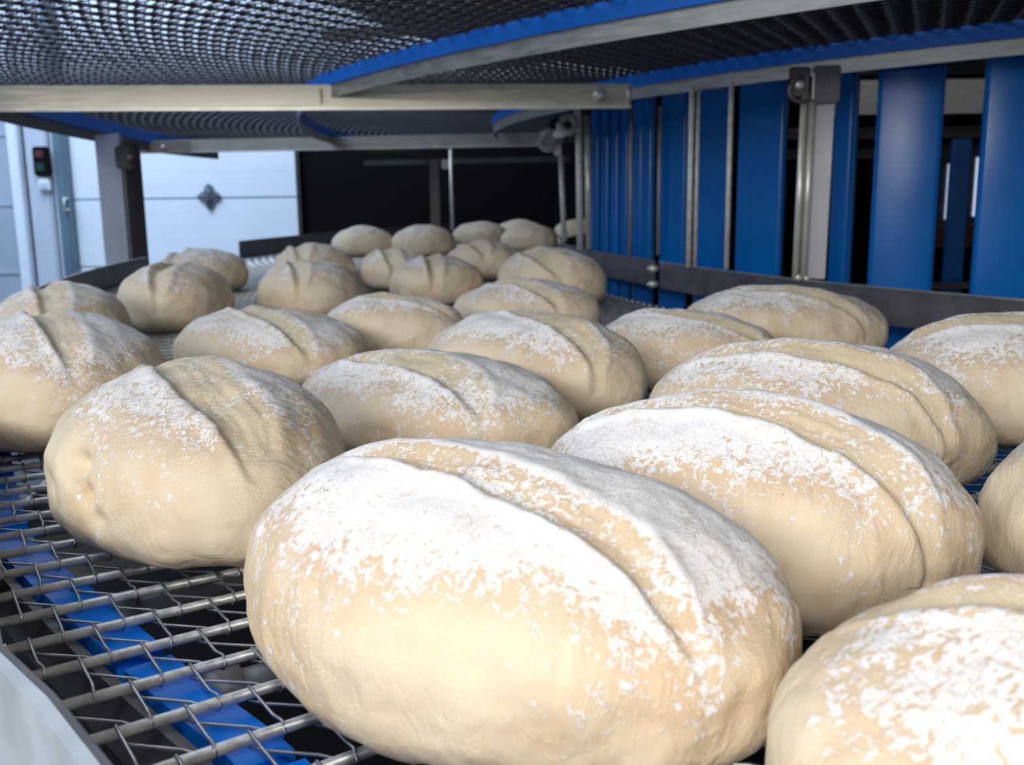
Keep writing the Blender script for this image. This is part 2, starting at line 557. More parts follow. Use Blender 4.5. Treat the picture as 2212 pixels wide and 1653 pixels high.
t = rail_thing('outer_guard_plate', 'steel side plate curving along the left edge of the lower belt', 'guard plate', loc=(-1.0, 1.9, -0.05))
def front_arc(extra):
    near = [(0.12, 0.03), (-0.03, 0.19), (-0.148, 0.323), (-0.192, 0.375), (-0.237, 0.421)]
    q = [(x - 0.62 * extra, y - 0.78 * extra) for x, y in near]
    return q + arc(CL, 6.022 + extra, 214.2, 182.9, 50)
b = MB(); b.strip(front_arc(0), 0.003, -0.065, 0.07); b.build('plate', M['plate'], t)
b = MB(); b.strip(front_arc(0.005), 0.006, -0.065, 0.0702); b.build('outer_face', M['plate_front'], t)  # same plate; daylight on this side put into a paler, bluer colour
b = MB(); b.strip(front_arc(0.022), 0.030, -0.075, -0.070); b.build('flange', M['plate_front'], t)
t = rail_thing('outer_guard_plate', 'short dark side plate section behind the gap at the far left belt edge', 'guard plate', loc=(-1.2, 4.7, -0.05))
b = MB(); b.strip(arc(CL, 6.022, 172.5, 146.5, 40), 0.003, -0.065, 0.078); b.build('plate', M['plate'], t)
b = MB(); b.strip(arc(CL, 6.028, 172.5, 146.5, 40), 0.006, -0.065, 0.0782); b.build('outer_face', M['dark'], t)

inner = [(1.9, 1.05), (1.45, 1.38), (1.19, 1.65), (0.999, 1.905), (0.821, 2.207), (0.719, 2.396), (0.58, 2.78), (0.476, 3.13)]
inner2 = [(0.464, 3.17), (0.38, 3.48), (0.302, 3.85), (0.24, 4.30), (0.25, 4.8), (0.42, 5.5)]
t = rail_thing('inner_guard_plate', 'dark steel side plate along the right edge of the belt below the blue slats', 'guard plate', loc=(0.8, 2.2, 0))
b = MB(); b.strip(inner, 0.004, -0.022, 0.060); b.build('plate', M['plate'], t)
b = MB(); b.strip([(x - 0.002, y) for x, y in inner], 0.010, 0.058, 0.062); b.build('folded_edge', M['steel'], t)
b = MB(); b.box((0.70, 2.44, 0.02), (0.004, 0.10, 0.07), radians(20), 0.001); b.build('splice_plate', M['plate'], t)
t = rail_thing('inner_guard_plate', 'dark steel side plate running from the bolted joint to the far posts', 'guard plate', loc=(0.35, 3.6, 0))
b = MB(); b.strip(inner2, 0.004, -0.022, 0.064); b.build('plate', M['plate'], t)
for z in (0.038, -0.012):
    b = MB(); b.tube([(0.468, 3.15, z), (0.445, 3.14, z)], 0.011, 10); b.tube([(0.445, 3.14, z), (0.437, 3.137, z)], 0.006, 8)
    b.build('bolt', M['bright'], t)

# blue wear strips under the lower belt, in segments
def rarc(C, R, a0, a1, n):
    # the outer track runs a little inwards towards the near end
    out = []
    for i in range(n + 1):
        a = a0 + (a1 - a0) * i / n
        r = R + (0.036 - 0.066 * max(0, min(1, (a - 211.0) / 4.2)) if abs(R - 5.946) < 0.04 else 0)
        out.append((C[0] + r * cos(radians(a)), C[1] + r * sin(radians(a))))
    return out
def strip_rail(name, label, C, R, z_top, a0, a1, nseg, w_=0.030, h=0.020, barw=0.006, barh=0.05, side=0.03, mat=None, steel=None, gap=0.12, tilt=0):
    root = rail_thing(name, label, 'rail', None, (C[0] + R * cos(radians(a0)), C[1] + R * sin(radians(a0)), z_top - 0.05))
    for k in range(nseg):
        s0 = a0 + (a1 - a0) * k / nseg
        s1 = a0 + (a1 - a0) * (k + 1) / nseg - math.copysign(gap, a1 - a0)
        b = MB(); b.strip(rarc(C, R, s0, s1, 8), w_, z_top - h, z_top - (0.002 if k % 2 else 0))
        b.build('wear_strip', mat or M['blue'], root)
    b = MB(); b.strip(rarc(C, R + side, a0, a1, int(abs(a1 - a0))), barw, z_top - h - barh, z_top - h * 0.4)
    b.build('support_bar', steel or M['steel'], root)
    for k in range(int(abs(a1 - a0) / 6)):
        a = radians(a0 + math.copysign(2 + 6 * k, a1 - a0))
        c = (C[0] + R * cos(a), C[1] + R * sin(a))
        b = MB(); b.box((c[0] , c[1], z_top - h - 0.012), (side * 2, 0.02, 0.006), a, 0.001); b.build('clip', M['steel'], root)
    return root
strip_rail('outer_track', 'blue wear strip track under the left edge of the lower belt', CL, 5.946, -0.012, 220, 148, 46, side=0.022, barw=0.007, barh=0.035, steel=M['plate'])
strip_rail('middle_track', 'blue wear strip track under the middle of the lower belt', CL, 5.25, -0.012, 220, 148, 24)
strip_rail('inner_track', 'blue wear strip track under the right edge of the lower belt', CL, 4.55, -0.016, 218, 158, 14, w_=0.05, gap=0.5)

fr = rail_thing('belt_frame', 'steel cross bars under the lower belt tier', 'frame', loc=(0, 1, -0.1))
for a in (219.5, 209, 202, 195, 185, 175, 165, 155):
    ca, sa = cos(radians(a)), sin(radians(a))
    b = MB(); b.beam((CL[0] + 4.5 * ca, CL[1] + 4.5 * sa), (CL[0] + 6.0 * ca, CL[1] + 6.0 * sa), 0.03, -0.135, -0.085)
    b.build('cross_bar', M['steel'], fr)
for (x, y) in ((-0.33, 0.80), (-0.20, 0.66), (-0.05, 0.50)):
    b = MB(); b.tube([(x, y, -0.075), (x + 0.10, y + 0.067, -0.075)], 0.010, 12)
    b.tube([(x - 0.02, y - 0.013, -0.075), (x, y, -0.075)], 0.015, 12)
    b.build('spacer_tube', M['post'], fr)
# side plate one turn lower; the tray is added to darken the gaps
b = MB(); b.strip(arc(CL, 6.20, 224, 149, 70), 0.006, -0.62, -0.56)
o = b.build('lower_side_plate', M['steel']); tag(o, 'steel side plate of the tier below the lower belt', 'guard plate')
b = MB()
ring_o, ring_i = arc(CL, 6.18, 224, 149, 70), arc(CL, 4.2, 224, 149, 70)
v = [(x, y, -0.60) for x, y in ring_o] + [(x, y, -0.60) for x, y in ring_i] + [(x, y, -0.61) for x, y in ring_o] + [(x, y, -0.61) for x, y in ring_i]
n = len(ring_o)
f = [(i, i + 1, n + i + 1, n + i) for i in range(n - 1)] + [(2 * n + i, 3 * n + i, 3 * n + i + 1, 2 * n + i + 1) for i in range(n - 1)]
f += [(i, 2 * n + i, 2 * n + i + 1, i + 1) for i in range(n - 1)] + [(n + i, n + i + 1, 3 * n + i + 1, 3 * n + i) for i in range(n - 1)]
b.add(v, f)
o = b.build('added_tray', M['black']); tag(o, 'added dark tray that blackens the gaps, one tier below the wire mesh belt', 'tray')

# ------------------------------------------------------------------ upper tier frame
def spline(P, k=6):
    out = []
    for i in range(len(P) - 1):
        a, b_, c, d = P[max(i - 1, 0)], P[i], P[i + 1], P[min(i + 2, len(P) - 1)]
        for j in range(k):
            t = j / k
            out.append(tuple(0.5 * (2 * b_[q] + (c[q] - a[q]) * t + (2 * a[q] - 5 * b_[q] + 4 * c[q] - d[q]) * t * t
                       + (3 * b_[q] - a[q] - 3 * c[q] + d[q]) * t ** 3) for q in (0, 1)))
    return out + [P[-1]]
def upper_track(name, label, line, z0=0.554, hs=0.036, hb=0.036, nseg=3, steel='steel'):
    root = rail_thing(name, label, 'rail', None, (line[0][0], line[0][1], z0))
    b = MB(); b.strip(line, 0.006, z0, z0 + hs); b.build('support_bar', M[steel], root)
    n = len(line) - 1
    for k in range(nseg):
        b = MB(); b.strip(line[n * k // nseg: n * (k + 1) // nseg + 1], 0.022, z0 + hs, z0 + hs + hb)
        b.build('wear_strip', M['blue_far'], root)
    return root
upper_track('middle_track', 'blue topped steel rail curving overhead from the long cross bar to the top right',
            arc((4.125, 5.459), 5.281, 238, 209, 34) + spline([(-0.53, 2.952), (-0.70, 3.42), (-0.80, 3.86), (-0.905, 4.516), (-0.935, 5.196), (-0.864, 5.979), (-0.55, 6.9)]))
upper_track('inner_track', 'blue topped steel rail curving above the blue drum slats', arc((3.416, 4.791), 3.487, 245, 175, 60))
upper_track('outer_track', 'shaded blue outer rail of the overhead tier at the far left',
            spline([(-1.42, 2.2), (-1.52, 2.65), (-1.60, 3.15), (-1.68, 3.60), (-1.80, 4.50), (-1.895, 5.43), (-1.85, 6.4)]), 0.524, 0.045, 0.054, steel='plate')  # shadow on the rail's side put into the darker plate material

def cross_bar(label, a, c, z0, z1, group=None, mat='steel_warm'):
    root = rail_thing('cross_bar', label, 'bar', group, ((a[0] + c[0]) / 2, (a[1] + c[1]) / 2, z0))
    b = MB(); b.beam(a, c, 0.004, z0, z1, 0.001); b.build('web', M[mat], root)
    ang = atan2(c[1] - a[1], c[0] - a[0])
    nx, ny = sin(ang), -cos(ang)
    b = MB(); b.beam((a[0] + nx * 0.004, a[1] + ny * 0.004), (c[0] + nx * 0.004, c[1] + ny * 0.004), 0.008, z0 - 0.001, z0 + 0.007, 0.002)
    b.build('bottom_lip', M[mat if mat == 'dark' else 'bright'], root)
    b = MB(); b.beam((a[0] - nx * 0.02, a[1] - ny * 0.02), (c[0] - nx * 0.02, c[1] - ny * 0.02), 0.036, z1 - 0.004, z1, 0.001)
    b.build('top_flange', M['dark' if mat == 'dark' else 'steel'], root)
    return root
bar1 = cross_bar('long pale steel cross bar spanning the picture under the overhead belt', (-1.95, 2.80), (0.360, 2.982), 0.520, 0.590)
b = MB()
for k in range(3):
    b.box((-0.535, 2.903 - 0.003 * k, 0.545 + 0.012 * k), (0.010, 0.012, 0.010), 0.3, 0.003)
b.box((-0.538, 2.905, 0.560), (0.008, 0.010, 0.05), 0, 0.002)
b.build('weld', M['steel_warm'], bar1)
def dome_bolt(p, r, parent, nrm=(0, -1, 0), name='bolt', mat='bright'):
    nrm = Vector(nrm).normalized(); p = Vector(p)
    a = nrm.cross(Vector((0, 0, 1))).normalized(); c = nrm.cross(a)
    v, f = [], []
    K, J = 14, 5
    for j in range(J):
        q = j / J * pi / 2
        for k in range(K):
            s_ = 2 * pi * k / K
            v.append(p + r * cos(q) * (cos(s_) * a + sin(s_) * c) + nrm * (r * 0.6 * sin(q) + 0.003))
    v.append(p + nrm * (r * 0.6 + 0.003))
    for k in range(K):
        v.append(p + r * 1.0 * (cos(2 * pi * k / K) * a + sin(2 * pi * k / K) * c) - nrm * 0.001)
    base = J * K + 1
    for j in range(J - 1):
        for k in range(K):
            f.append((j * K + k, j * K + (k + 1) % K, (j + 1) * K + (k + 1) % K, (j + 1) * K + k))
    for k in range(K):
        f.append(((J - 1) * K + k, (J - 1) * K + (k + 1) % K, J * K))
        f.append((base + k, base + (k + 1) % K, (k + 1) % K, k))
    b = MB(); b.add(v, f, True)
    return b.build(name, M[mat], parent)
dome_bolt((0.266, 2.970, 0.556), 0.021, bar1)
b = MB(); b.tube([(0.352, 2.975, 0.530), (0.352, 2.975, 0.585)], 0.006, 8); b.build('weld', M['bright'], bar1)

cross_bar('dim steel cross bar behind the long one, ending at the far drum posts', (-2.05, 5.42), (0.262, 5.128), 0.520, 0.587, mat='steel')
cross_bar('thin distant cross bar in front of the black enclosure', (-1.0, 6.9), (0.4, 6.6), 0.49, 0.525, mat='dark')
# short plates joining the outer rail and second cross bar at far left
t = rail_thing('joint_plate', 'small steel joint plate at the left end of the second cross bar', 'plate', loc=(-1.85, 4.9, 0.5))
b = MB(); b.beam((-1.93, 5.28), (-1.70, 5.36), 0.006, 0.515, 0.580); b.build('plate', M['steel'], t)
dome_bolt((-1.82, 5.31, 0.545), 0.012, t)

# ------------------------------------------------------------------ drum with blue slats
drum = empty('drum_cage', (2.9, 3.6, -0.9), 'drum cage of upright blue slats on the right beside the belt', 'drum')
def slat(x, y, wd, ang, dp=0.035, z0=-0.5, z1=1.1, mat='blue_slat', lean=0.0, r=0.010):
    b = MB()
    poly = []
    hw = wd / 2
    # rounded profile: front face towards -y before turning
    for (cx, cy, q0) in ((hw - r, dp - r, 0), (-hw + r, dp - r, 90), (-hw + r, r, 180), (hw - r, r, 270)):
        for k in range(5):
            q = radians(q0 + k * 22.5)
            poly.append((cx + r * cos(q), cy + r * sin(q)))
    n = len(poly)
    ca, sa = cos(ang), sin(ang)
    v = []
    for z in (z0, z1):
        for px, py in poly:
            v.append((x + px * ca - py * sa + lean * (z - 0.1), y + px * sa + py * ca, z))
    f = [(i, (i + 1) % n, n + (i + 1) % n, n + i) for i in range(n)]
    b.add(v, f, True)
    b.add(v, [tuple(range(n - 1, -1, -1)), tuple(range(n, 2 * n))])
    return b.build('slat', M[mat], drum)
SL = [  # x, y, width, facing angle, corner radius
    (1.150, 2.24, 0.182, -16, 0.012), (0.970, 2.45, 0.152, -20, 0.012), (0.882, 2.68, 0.062, -60, 0.012),
    (0.740, 2.97, 0.144, -36, 0.012), (0.642, 3.19, 0.119, -38, 0.012), (0.553, 3.40, 0.102, -38, 0.014),
    (0.492, 3.60, 0.051, -30, 0.017), (0.463, 3.63, 0.046, -30, 0.017),
    (0.437, 3.80, 0.040, -25, 0.017), (0.405, 3.85, 0.040, -25, 0.017), (0.372, 3.90, 0.040, -25, 0.017), (0.338, 3.95, 0.040, -25, 0.017),
    (1.43, 2.06, 0.185, -12, 0.012)]
for x, y, wd, a, rr in SL:
    slat(x, y, wd, radians(a), z1=0.615, r=rr)
# far side of the cage, seen through the gaps
for (x, y, wd) in ((2.05, 4.55, 0.088), (2.45, 4.9, 0.09), (1.62, 4.2, 0.12)):
    slat(x, y, wd, 0.0, z0=-0.5, z1=0.50)
for z, y, h in ((0.57, 4.0, 0.13), (0.51, 4.6, 0.05), (0.44, 5.2, 0.05), (-0.16, 4.4, 0.03)):
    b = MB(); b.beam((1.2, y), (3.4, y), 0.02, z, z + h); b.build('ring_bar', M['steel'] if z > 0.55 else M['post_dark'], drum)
lit_gap = tag(empty('glow_gap_1', (3.1, 7.3, 0.2)), kind='structure')  # glowing panes added in place of open gaps to the bright room
b = MB(); b.box((3.255, 7.36, 0.265), (0.070, 0.03, 0.40)); b.build('glow_pane', M['glow_gap'], lit_gap)
b = MB(); b.box((3.465, 7.36, 0.315), (0.080, 0.03, 0.46)); b.build('glow_pane', M['glow_gap'], lit_gap)
b = MB(); b.box((3.36, 7.375, 0.30), (0.40, 0.01, 0.62)); b.build('gap_surround', M['dark'], lit_gap)
b = MB(); b.box((3.30, 7.2, -0.05), (0.6, 0.2, 0.16), 0, 0.02)
tag(b.build('crate', M['brown']), 'brown crate seen through the gap between the two rightmost blue slats', 'crate')

# ------------------------------------------------------------------ posts
def round_rod(b, x, y, r, z0, z1, dx=0, dy=0):
    b.tube([(x, y, z0), (x + dx, y + dy, z1)], r, 12)

p1 = empty('upright_post', (0.745, 2.42, 0.05), 'polished steel upright with curled bracket in front of the blue slats', 'post')
b = MB(); round_rod(b, 0.694, 2.40, 0.0080, 0.062, 0.50, 0.004, 0); b.build('rod', M['bright'], p1)
b = MB(); round_rod(b, 0.7165, 2.41, 0.0080, 0.062, 0.50, 0.004, 0); b.build('rod', M['bright'], p1)
b = MB(); b.beam((0.698, 2.415), (0.715, 2.42), 0.008, 0.062, 0.49); b.build('web', M['steel'], p1)
b = MB()
v = []
for z, s_ in ((0.062, 0.0), (0.50, 0.004)):
    v += [(0.727 + s_, 2.43, z), (0.770 + s_, 2.41, z), (0.773 + s_, 2.415, z), (0.729 + s_, 2.44, z)]
b.add(v, [(0, 1, 5, 4), (1, 2, 6, 5), (2, 3, 7, 6), (3, 0, 4, 7), (0, 3, 2, 1), (4, 5, 6, 7)])
b.build('flat_bar', M['post'], p1)
b = MB(); b.box((0.746, 2.392, 0.520), (0.064, 0.012, 0.085), radians(-8), 0.004); b.build('bracket', M['plate'], p1)
b = MB(); b.tube([(0.684 + 0.026 * cos(radians(q)), 2.385, 0.508 + 0.028 * sin(radians(q))) for q in range(80, 360, 20)], 0.006, 8)
b.box((0.684, 2.395, 0.525), (0.05, 0.006, 0.07), 0, 0.003)
b.build('curled_lug', M['plate'], p1)
dome_bolt((0.682, 2.388, 0.518), 0.011, p1)
b = MB(); b.box((0.713, 2.384, 0.515), (0.004, 0.01, 0.060), 0, 0.001); b.build('bracket_edge', M['bright'], p1)
dome_bolt((0.698, 2.385, 0.068), 0.008, p1); dome_bolt((0.717, 2.385, 0.066), 0.007, p1)

p2 = empty('upright_post', (0.27, 3.80, 0.05), 'pale steel double rod upright with cast bracket left of the blue slats', 'post')
b = MB(); round_rod(b, 0.268, 3.80, 0.013, 0.066, 0.56, -0.006, 0); b.build('rod', M['white_metal'], p2)
b = MB(); round_rod(b, 0.302, 3.82, 0.012, 0.066, 0.565, -0.006, 0); b.build('rod', M['bright'], p2)
b = MB()
b.tube([(0.220 + 0.030 * cos(radians(q)), 3.77, 0.530 + 0.028 * sin(radians(q))) for q in range(0, 361, 24)], 0.014, 8)
b.box((0.255, 3.775, 0.545), (0.03, 0.02, 0.085), 0, 0.006)
b.box((0.19, 3.775, 0.500), (0.05, 0.02, 0.03), -0.5, 0.006)
b.build('cast_bracket', M['white_metal'], p2)
p4 = empty('upright_post', (0.22, 4.5, 0.05), 'thin steel rod upright with round cast clamp at the end of the second cross bar', 'post')
b = MB(); round_rod(b, 0.246, 4.5, 0.012, 0.066, 0.45, -0.016, 0); b.build('rod', M['white_metal'], p4)
b = MB()
b.tube([(0.175 + 0.034 * cos(radians(q)), 4.48, 0.512 + 0.034 * sin(radians(q))) for q in range(0, 361, 24)], 0.019, 8)
b.box((0.215, 4.48, 0.49), (0.035, 0.02, 0.09), 0, 0.006)
b.build('cast_clamp', M['white_metal'], p4)

def thin_post(label, items, mat='white_metal', group=None):
    x, y = items[0][0], items[0][1]
    root = empty('guard_rod', (x, y, 0.0), label, 'rod', group)
    for (x, y, r) in items:
        b = MB(); round_rod(b, x, y, r, 0.066, 0.56); b.build('rod', M[mat], root)
    return root
thin_post('pair of slim bright rods standing between two blue slats', [(0.505, 2.80, 0.0080), (0.525, 2.81, 0.0060)])
thin_post('single slim bright rod left of the widest mid blue slat', [(0.598, 2.73, 0.0070)])
thin_post('two dim slim rods in front of the fluted far blue slats', [(0.411, 3.40, 0.006), (0.508, 3.40, 0.007)], 'post')
thin_post('distant thin rod standing before the black enclosure', [(-0.36, 6.2, 0.011)], 'bright')
t = empty('far_post', (-0.42, 6.3, 0.0), 'dim brown post before the black enclosure', 'post')
b = MB(); b.box((-0.47, 6.3, 0.255), (0.06, 0.05, 0.50), 0, 0.004); b.build('column', M['post_dark'], t)
b = MB(); b.box((-0.385, 6.25, 0.47), (0.07, 0.04, 0.06), 0, 0.006); b.build('bracket', M['steel'], t)

p3 = empty('corner_post', (-1.6, 4.0, -1.0), 'square steel post at the left outside the belt before the white door', 'post')
b = MB()
pl = [(-1.690, 4.12), (-1.545, 4.00), (-1.535, 4.01), (-1.67, 4.14)]
b.prism(pl, -1.0, 0.535); b.build('lit_face', M['post'], p3)
b = MB(); b.prism([(-1.544, 4.00), (-1.52, 4.03), (-1.50, 4.10), (-1.54, 4.04)], -1.0, 0.50); b.build('shaded_face', M['post_dark'], p3)  # shaded side of the same post, shade put into a darker material
b = MB(); b.box((-1.52, 3.99, 0.44), (0.07, 0.05, 0.09), 0, 0.008); b.tube([(-1.495, 3.96, 0.43), (-1.475, 3.95, 0.43)], 0.016, 8)
b.build('bracket', M['post_dark'], p3)

# ------------------------------------------------------------------ loaves
def sstep(e0, e1, x):
    if e0 == e1: return 1.0 if x > e0 else 0.0
    q = max(0.0, min(1.0, (x - e0) / (e1 - e0)))
    return q * q * (3 - 2 * q)

def make_loaf(x, y, L_, W, h, yaw, n, label, sc, flour=0.7, seed=0, dents=(), z=0.0, fold=0.4):
    """sc = score cut: start, middle and end of its steep edge on the loaf, width, depth"""
    rnd = random.Random(seed)
    off = Vector((rnd.uniform(-50, 50), rnd.uniform(-50, 50), rnd.uniform(-50, 50)))
    idx, verts, faces = {}, [], []
    def vid(i, j, k):
        key = (i, j, k)
        if key not in idx:
            idx[key] = len(verts)
            # tangent-warped cube for evenly spaced cells
            c = [math.tan((q / n * 2 - 1) * pi / 4) for q in key]
            d = Vector(c).normalized()
            verts.append(d)
        return idx[key]
    for i in range(n):
        for j in range(n):
            for s_ in (0, n):
                q = [(i, j), (i + 1, j), (i + 1, j + 1), (i, j + 1)]
                f1 = tuple(vid(a, c, s_) for a, c in q)
                f2 = tuple(vid(a, s_, c) for a, c in q)
                f3 = tuple(vid(s_, a, c) for a, c in q)
                if s_:
                    faces.append(f1); faces.append(f2[::-1]); faces.append(f3)
                else:
                    faces.append(f1[::-1]); faces.append(f2); faces.append(f3[::-1])
    p0, pm, p1, sw, dep = sc
    side = 1
    ch = Vector((p1[0] - p0[0], p1[1] - p0[1]))
    sl = ch.length / 2
    ch.normalize()
    mx, my = (p0[0] + p1[0]) / 2, (p0[1] + p1[1]) / 2
    nx_, ny_ = -ch.y, ch.x
    ub = (pm[0] - mx) * ch.x + (pm[1] - my) * ch.y
    cvm = ((pm[0] - mx) * nx_ + (pm[1] - my) * ny_) / max(0.2, 1 - (ub / sl) ** 2)
    fl, gr, out = [], [], []
    zb = 0.40
    a_, b_ = L_ / 2, W / 2
    for d in verts:
        rho = hypot(d.x, d.y)
        e = 2.15 if d.z >= 0 else 3.2
        k = (rho ** e + abs(d.z) ** e) ** (-1 / e)
        px, py = d.x * k, d.y * k
        pz = zb + (1 - zb) * d.z * k if d.z >= 0 else zb + zb * d.z * k
        P = Vector((px * a_, py * b_, pz * h))
        nr = Vector((px / a_, py / b_, (pz - zb) / (h * 0.6))).normalized()
        # gentle lumps
        q = P * 11 + off
        P += nr * (0.0062 * noise.noise(q) + 0.0030 * noise.noise(q * 2.9) + 0.0008 * noise.noise(q * 9))
        # creases that hang down the flanks
        low = sstep(0.85, 0.3, pz) * sstep(0.0, 0.12, pz)
        an = atan2(py * b_, px * a_)
        P += nr * (fold * 0.004 * low * noise.noise(Vector((an * 5.0, pz * 1.6, 0)) + off))
        for (du, dv, dz, rad, amt) in dents:
            dd = (Vector((px - du, py - dv, pz - dz))).length
            if dd < rad * 2:
                P -= nr * (amt * math.exp(-(dd / rad) ** 2 * 2.2))
        g = 0.0
        un = ((P.x - mx) * ch.x + (P.y - my) * ch.y) / sl
        vv = (P.x - mx) * nx_ + (P.y - my) * ny_
        if d.z > -0.1 and abs(un) < 1.15:
            env = max(0.0, 1 - un * un) ** 0.5
            wl = sw * 0.5 * (0.35 + 0.65 * env)
            c = cvm * (1 - un * un)
            jag = 0.10 * noise.noise(Vector((un * 3, 3.3, 0)) + off) + 0.09 * noise.noise(Vector((un * 13, 1.3, 0)) + off)
            s_ = (vv - c) / wl - 1 + jag
            e1 = sstep(1.15, 0.75, abs(un))
            # sharp edge at s=-1, long slope up to s=1
            inside = sstep(-1.10, -0.86, s_) * (1 - sstep(-0.6, 1.05, s_))
            lip = math.exp(-((s_ + 1.25) / 0.35) ** 2) * 0.45 + math.exp(-((s_ - 1.25) / 0.5) ** 2) * 0.40
            P -= nr * (dep * e1 * (inside - lip))
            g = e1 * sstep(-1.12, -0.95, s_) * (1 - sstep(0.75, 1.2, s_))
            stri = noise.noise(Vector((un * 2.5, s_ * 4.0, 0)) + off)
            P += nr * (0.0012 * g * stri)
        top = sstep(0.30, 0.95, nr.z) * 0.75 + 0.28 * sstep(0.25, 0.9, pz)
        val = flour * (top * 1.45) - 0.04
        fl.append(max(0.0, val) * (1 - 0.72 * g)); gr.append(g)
        if P.z < 0.0: P.z = 0.0
        out.append(P)
    me = bpy.data.meshes.new('dough_loaf')
    me.from_pydata([p[:] for p in out], [], faces)
    me.update()
    me.polygons.foreach_set('use_smooth', [True] * len(me.polygons))
    for nm, dat in (('flour', fl), ('groove', gr)):
        at = me.attributes.new(nm, 'FLOAT', 'POINT')
        at.data.foreach_set('value', dat)
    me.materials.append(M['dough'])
    o = bpy.data.objects.new('dough_loaf', me)
    COL.objects.link(o)
    o.location = (x, y, z)
    o.rotation_euler = (0, 0, radians(yaw))
    tag(o, label, 'dough loaf', 'scored dough loaves on the belt')
    return o

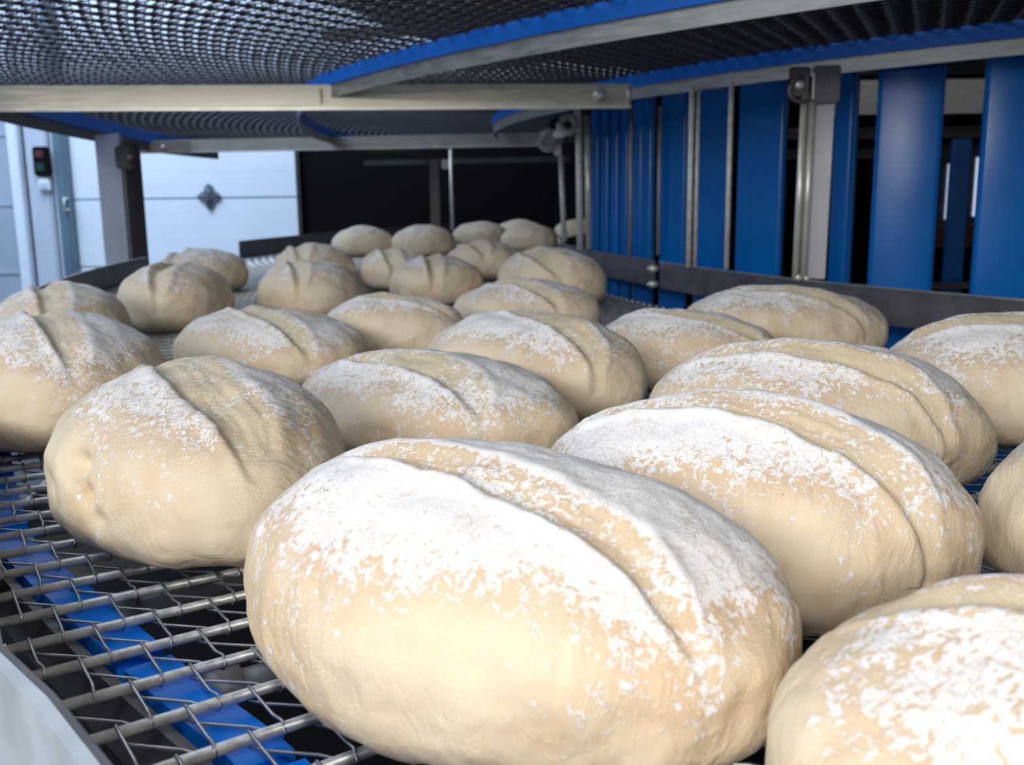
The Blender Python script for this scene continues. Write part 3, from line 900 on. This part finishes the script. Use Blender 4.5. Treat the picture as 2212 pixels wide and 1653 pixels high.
R_ = radians
LOAVES = [
 # x, y, L, W, h, yaw, n, (score start, middle, end, width, depth), flour, dents, label
 (-0.008, 0.500, 0.326, 0.225, 0.137, -36, 88, ((-0.1, -0.018), (0.03, -0.04), (0.135, -0.052), 0.029, 0.005), 0.82, (),
  'largest dough loaf in front centre, top thickly covered in white flour'),
 (-0.263, 0.798, 0.349, 0.236, 0.135, -62, 76, ((-0.09, -0.025), (0.05, -0.024), (0.162, 0), 0.052, 0.0055), 0.50, ((0.42, -0.86, 0.62, 0.12, 0.020), (0.54, -0.83, 0.48, 0.08, 0.016), (0.62, -0.78, 0.36, 0.10, 0.006), (0.15, -0.97, 0.45, 0.16, 0.006)),
  'smooth tan loaf at front left with a dented left end, beside the bare wires'),
 (0.264, 0.293, 0.36, 0.252, 0.135, -22, 80, ((-0.15, 0.02), (-0.03, -0.03), (0.13, -0.05), 0.04, 0.0065), 0.50, (),
  'dough loaf cut off by the bottom right corner, speckled with flour'),
 (0.152, 0.631, 0.296, 0.197, 0.138, -27, 84, ((-0.115, -0.012), (0.02, -0.037), (0.122, -0.06), 0.036, 0.0085), 0.86, (),
  'flour speckled loaf right behind the largest one, long curved score'),
 (0.279, 0.900, 0.313, 0.220, 0.134, -25, 72, ((-0.12, -0.03), (0.02, -0.056), (0.118, -0.072), 0.038, 0.0095), 0.66, ((0.8, -0.5, 0.3, 0.22, 0.008),),
  'loaf with deep score and wrinkled right end, second behind the front one on the right'),
 (0.592, 1.068, 0.36, 0.252, 0.136, -8, 60, ((-0.15, 0.0), (-0.05, -0.045), (0.13, -0.06), 0.048, 0.0095), 0.62, ((0.0, -1.0, 0.16, 0.4, 0.006),),
  'loaf cut by the right frame edge near the dark inner plate'),
 (0.440, 1.599, 0.332, 0.232, 0.120, -12, 44, ((-0.1, -0.01), (0.03, -0.055), (0.125, -0.076), 0.036, 0.0065), 0.52, (),
  'loaf lying closest to the inner plate below the curled bracket post'),
 (0.243, 1.390, 0.271, 0.189, 0.107, -18, 44, ((-0.09, 0), (0.03, -0.04), (0.115, -0.04), 0.03, 0.0065), 0.55, (),
  'small pale loaf between the middle loaves and the one by the inner plate'),
 (0.025, 1.240, 0.326, 0.213, 0.124, -42, 56, ((-0.1, 0.005), (0.05, -0.032), (0.142, -0.055), 0.044, 0.008), 0.60, (),
  'middle loaf with a wide score, behind the speckled one and right of its twin'),
 (-0.088, 1.050, 0.362, 0.226, 0.103, -38, 60, ((-0.11, -0.035), (0.02, -0.052), (0.13, -0.076), 0.044, 0.007), 0.62, (),
  'broad flat loaf directly behind the largest front loaf'),
 (-0.373, 1.489, 0.358, 0.250, 0.104, -42, 48, ((-0.11, 0), (0.04, -0.042), (0.16, -0.048), 0.038, 0.0065), 0.50, (),
  'flat loaf behind the dented front left one, beside a bare wire gap'),
 (-0.201, 1.668, 0.270, 0.183, 0.110, -25, 44, ((-0.09, -0.015), (0.02, -0.035), (0.115, -0.013), 0.032, 0.0055), 0.55, (),
  'small loaf right of the flat loaf that lies by the wire gap'),
 (0.028, 1.898, 0.311, 0.213, 0.111, -32, 44, ((-0.1, 0), (0.03, -0.058), (0.115, -0.072), 0.036, 0.0075), 0.50, (),
  'loaf in front of the tall round one near the inner plate'),
 (0.100, 2.451, 0.331, 0.223, 0.144, -55, 44, ((-0.08, -0.036), (0.05, -0.08), (0.135, -0.066), 0.05, 0.008), 0.45, (),
  'tall round loaf against the inner plate, left of its bolted joint'),
 (-0.194, 2.570, 0.300, 0.247, 0.121, -72, 40, ((-0.08, -0.02), (0.06, -0.04), (0.155, -0.05), 0.04, 0.009), 0.45, (),
  'rounded loaf seen end on, just left of the tall round one'),
 (-0.335, 2.900, 0.270, 0.220, 0.123, -65, 36, ((-0.08, -0.03), (0.06, -0.055), (0.147, -0.058), 0.045, 0.009), 0.42, (),
  'partly hidden loaf peeking out left of the rounded end on loaf'),
 (-0.466, 2.284, 0.353, 0.242, 0.131, -70, 44, ((-0.1, -0.05), (0.06, -0.05), (0.158, -0.053), 0.04, 0.008), 0.42, ((-0.2, 0.1, 1.0, 0.3, 0.01),),
  'end on loaf in the middle distance, front one of a close pair'),
 (-0.575, 2.90, 0.345, 0.240, 0.142, -72, 36, ((-0.1, -0.06), (0.04, -0.062), (0.15, -0.06), 0.045, 0.009), 0.42, (),
  'loaf showing only its top, rear one of the close pair'),
 (-0.722, 2.109, 0.339, 0.236, 0.139, -78, 44, ((-0.06, 0), (0.07, -0.032), (0.158, -0.024), 0.045, 0.01), 0.48, (),
  'round end on loaf left of the mesh gap, in front of the left plate end'),
 (-0.920, 2.935, 0.358, 0.264, 0.129, -70, 36, ((-0.1, -0.06), (0.02, -0.088), (0.1, -0.096), 0.045, 0.011), 0.42, (),
  'loaf at the gap in the left side plate, against the white door'),
 (-0.795, 1.730, 0.300, 0.222, 0.130, -72, 44, ((-0.08, -0.05), (0.06, -0.03), (0.17, 0), 0.048, 0.0075), 0.55, (),
  'pale loaf by the left side plate, behind the one cut by the left frame edge'),
 (-0.541, 1.146, 0.361, 0.253, 0.142, -60, 60, ((-0.1, -0.02), (0.06, -0.018), (0.163, -0.003), 0.042, 0.006), 0.62, (),
  'pale loaf cut by the left frame edge, above the bare wires'),
 (-0.696, 4.692, 0.299, 0.209, 0.140, -10, 28, ((-0.08, -0.03), (0, -0.05), (0.08, -0.05), 0.04, 0.005), 0.40, (),
  'leftmost loaf of the far row before the black enclosure'),
 (-0.405, 4.616, 0.317, 0.222, 0.142, -20, 28, ((-0.08, -0.03), (0, -0.05), (0.08, -0.05), 0.04, 0.005), 0.38, (),
  'second loaf of the far row, right of the leftmost'),
 (-0.165, 5.45, 0.322, 0.225, 0.136, -25, 24, ((-0.08, -0.03), (0, -0.05), (0.08, -0.05), 0.04, 0.005), 0.34, (),
  'dim loaf of the far row below the distant thin rod'),
 (-0.089, 3.285, 0.320, 0.214, 0.126, -50, 32, ((-0.08, -0.04), (0.03, -0.07), (0.1, -0.079), 0.05, 0.011), 0.40, (),
  'loaf with an open split top behind the tall round one'),
 (0.094, 4.870, 0.293, 0.204, 0.137, -25, 28, ((-0.08, -0.03), (0, -0.05), (0.08, -0.05), 0.04, 0.005), 0.34, (),
  'rightmost clear loaf of the far row, left of the thin clamp post'),
 (-0.47, 5.38, 0.270, 0.210, 0.125, -15, 20, ((-0.08, -0.03), (0, -0.05), (0.08, -0.05), 0.04, 0.005), 0.30, (),
  'shadowed loaf hidden behind the second one of the far row'),
 (0.055, 6.05, 0.310, 0.215, 0.128, -15, 20, ((-0.08, -0.03), (0, -0.05), (0.08, -0.05), 0.04, 0.005), 0.30, (),
  'shadowed loaf deep inside, behind the rightmost clear one'),
 (0.42, 6.10, 0.300, 0.210, 0.128, -10, 20, ((-0.08, -0.03), (0, -0.05), (0.08, -0.05), 0.04, 0.005), 0.30, (),
  'darkest loaf deep inside beside the double rod upright'),
 (0.475, 0.585, 0.340, 0.235, 0.135, -25, 56, ((-0.12, -0.03), (0, -0.07), (0.12, -0.07), 0.03, 0.006), 0.62, (),
  'loaf at the right frame edge between the speckled loaf and the corner one'),
]
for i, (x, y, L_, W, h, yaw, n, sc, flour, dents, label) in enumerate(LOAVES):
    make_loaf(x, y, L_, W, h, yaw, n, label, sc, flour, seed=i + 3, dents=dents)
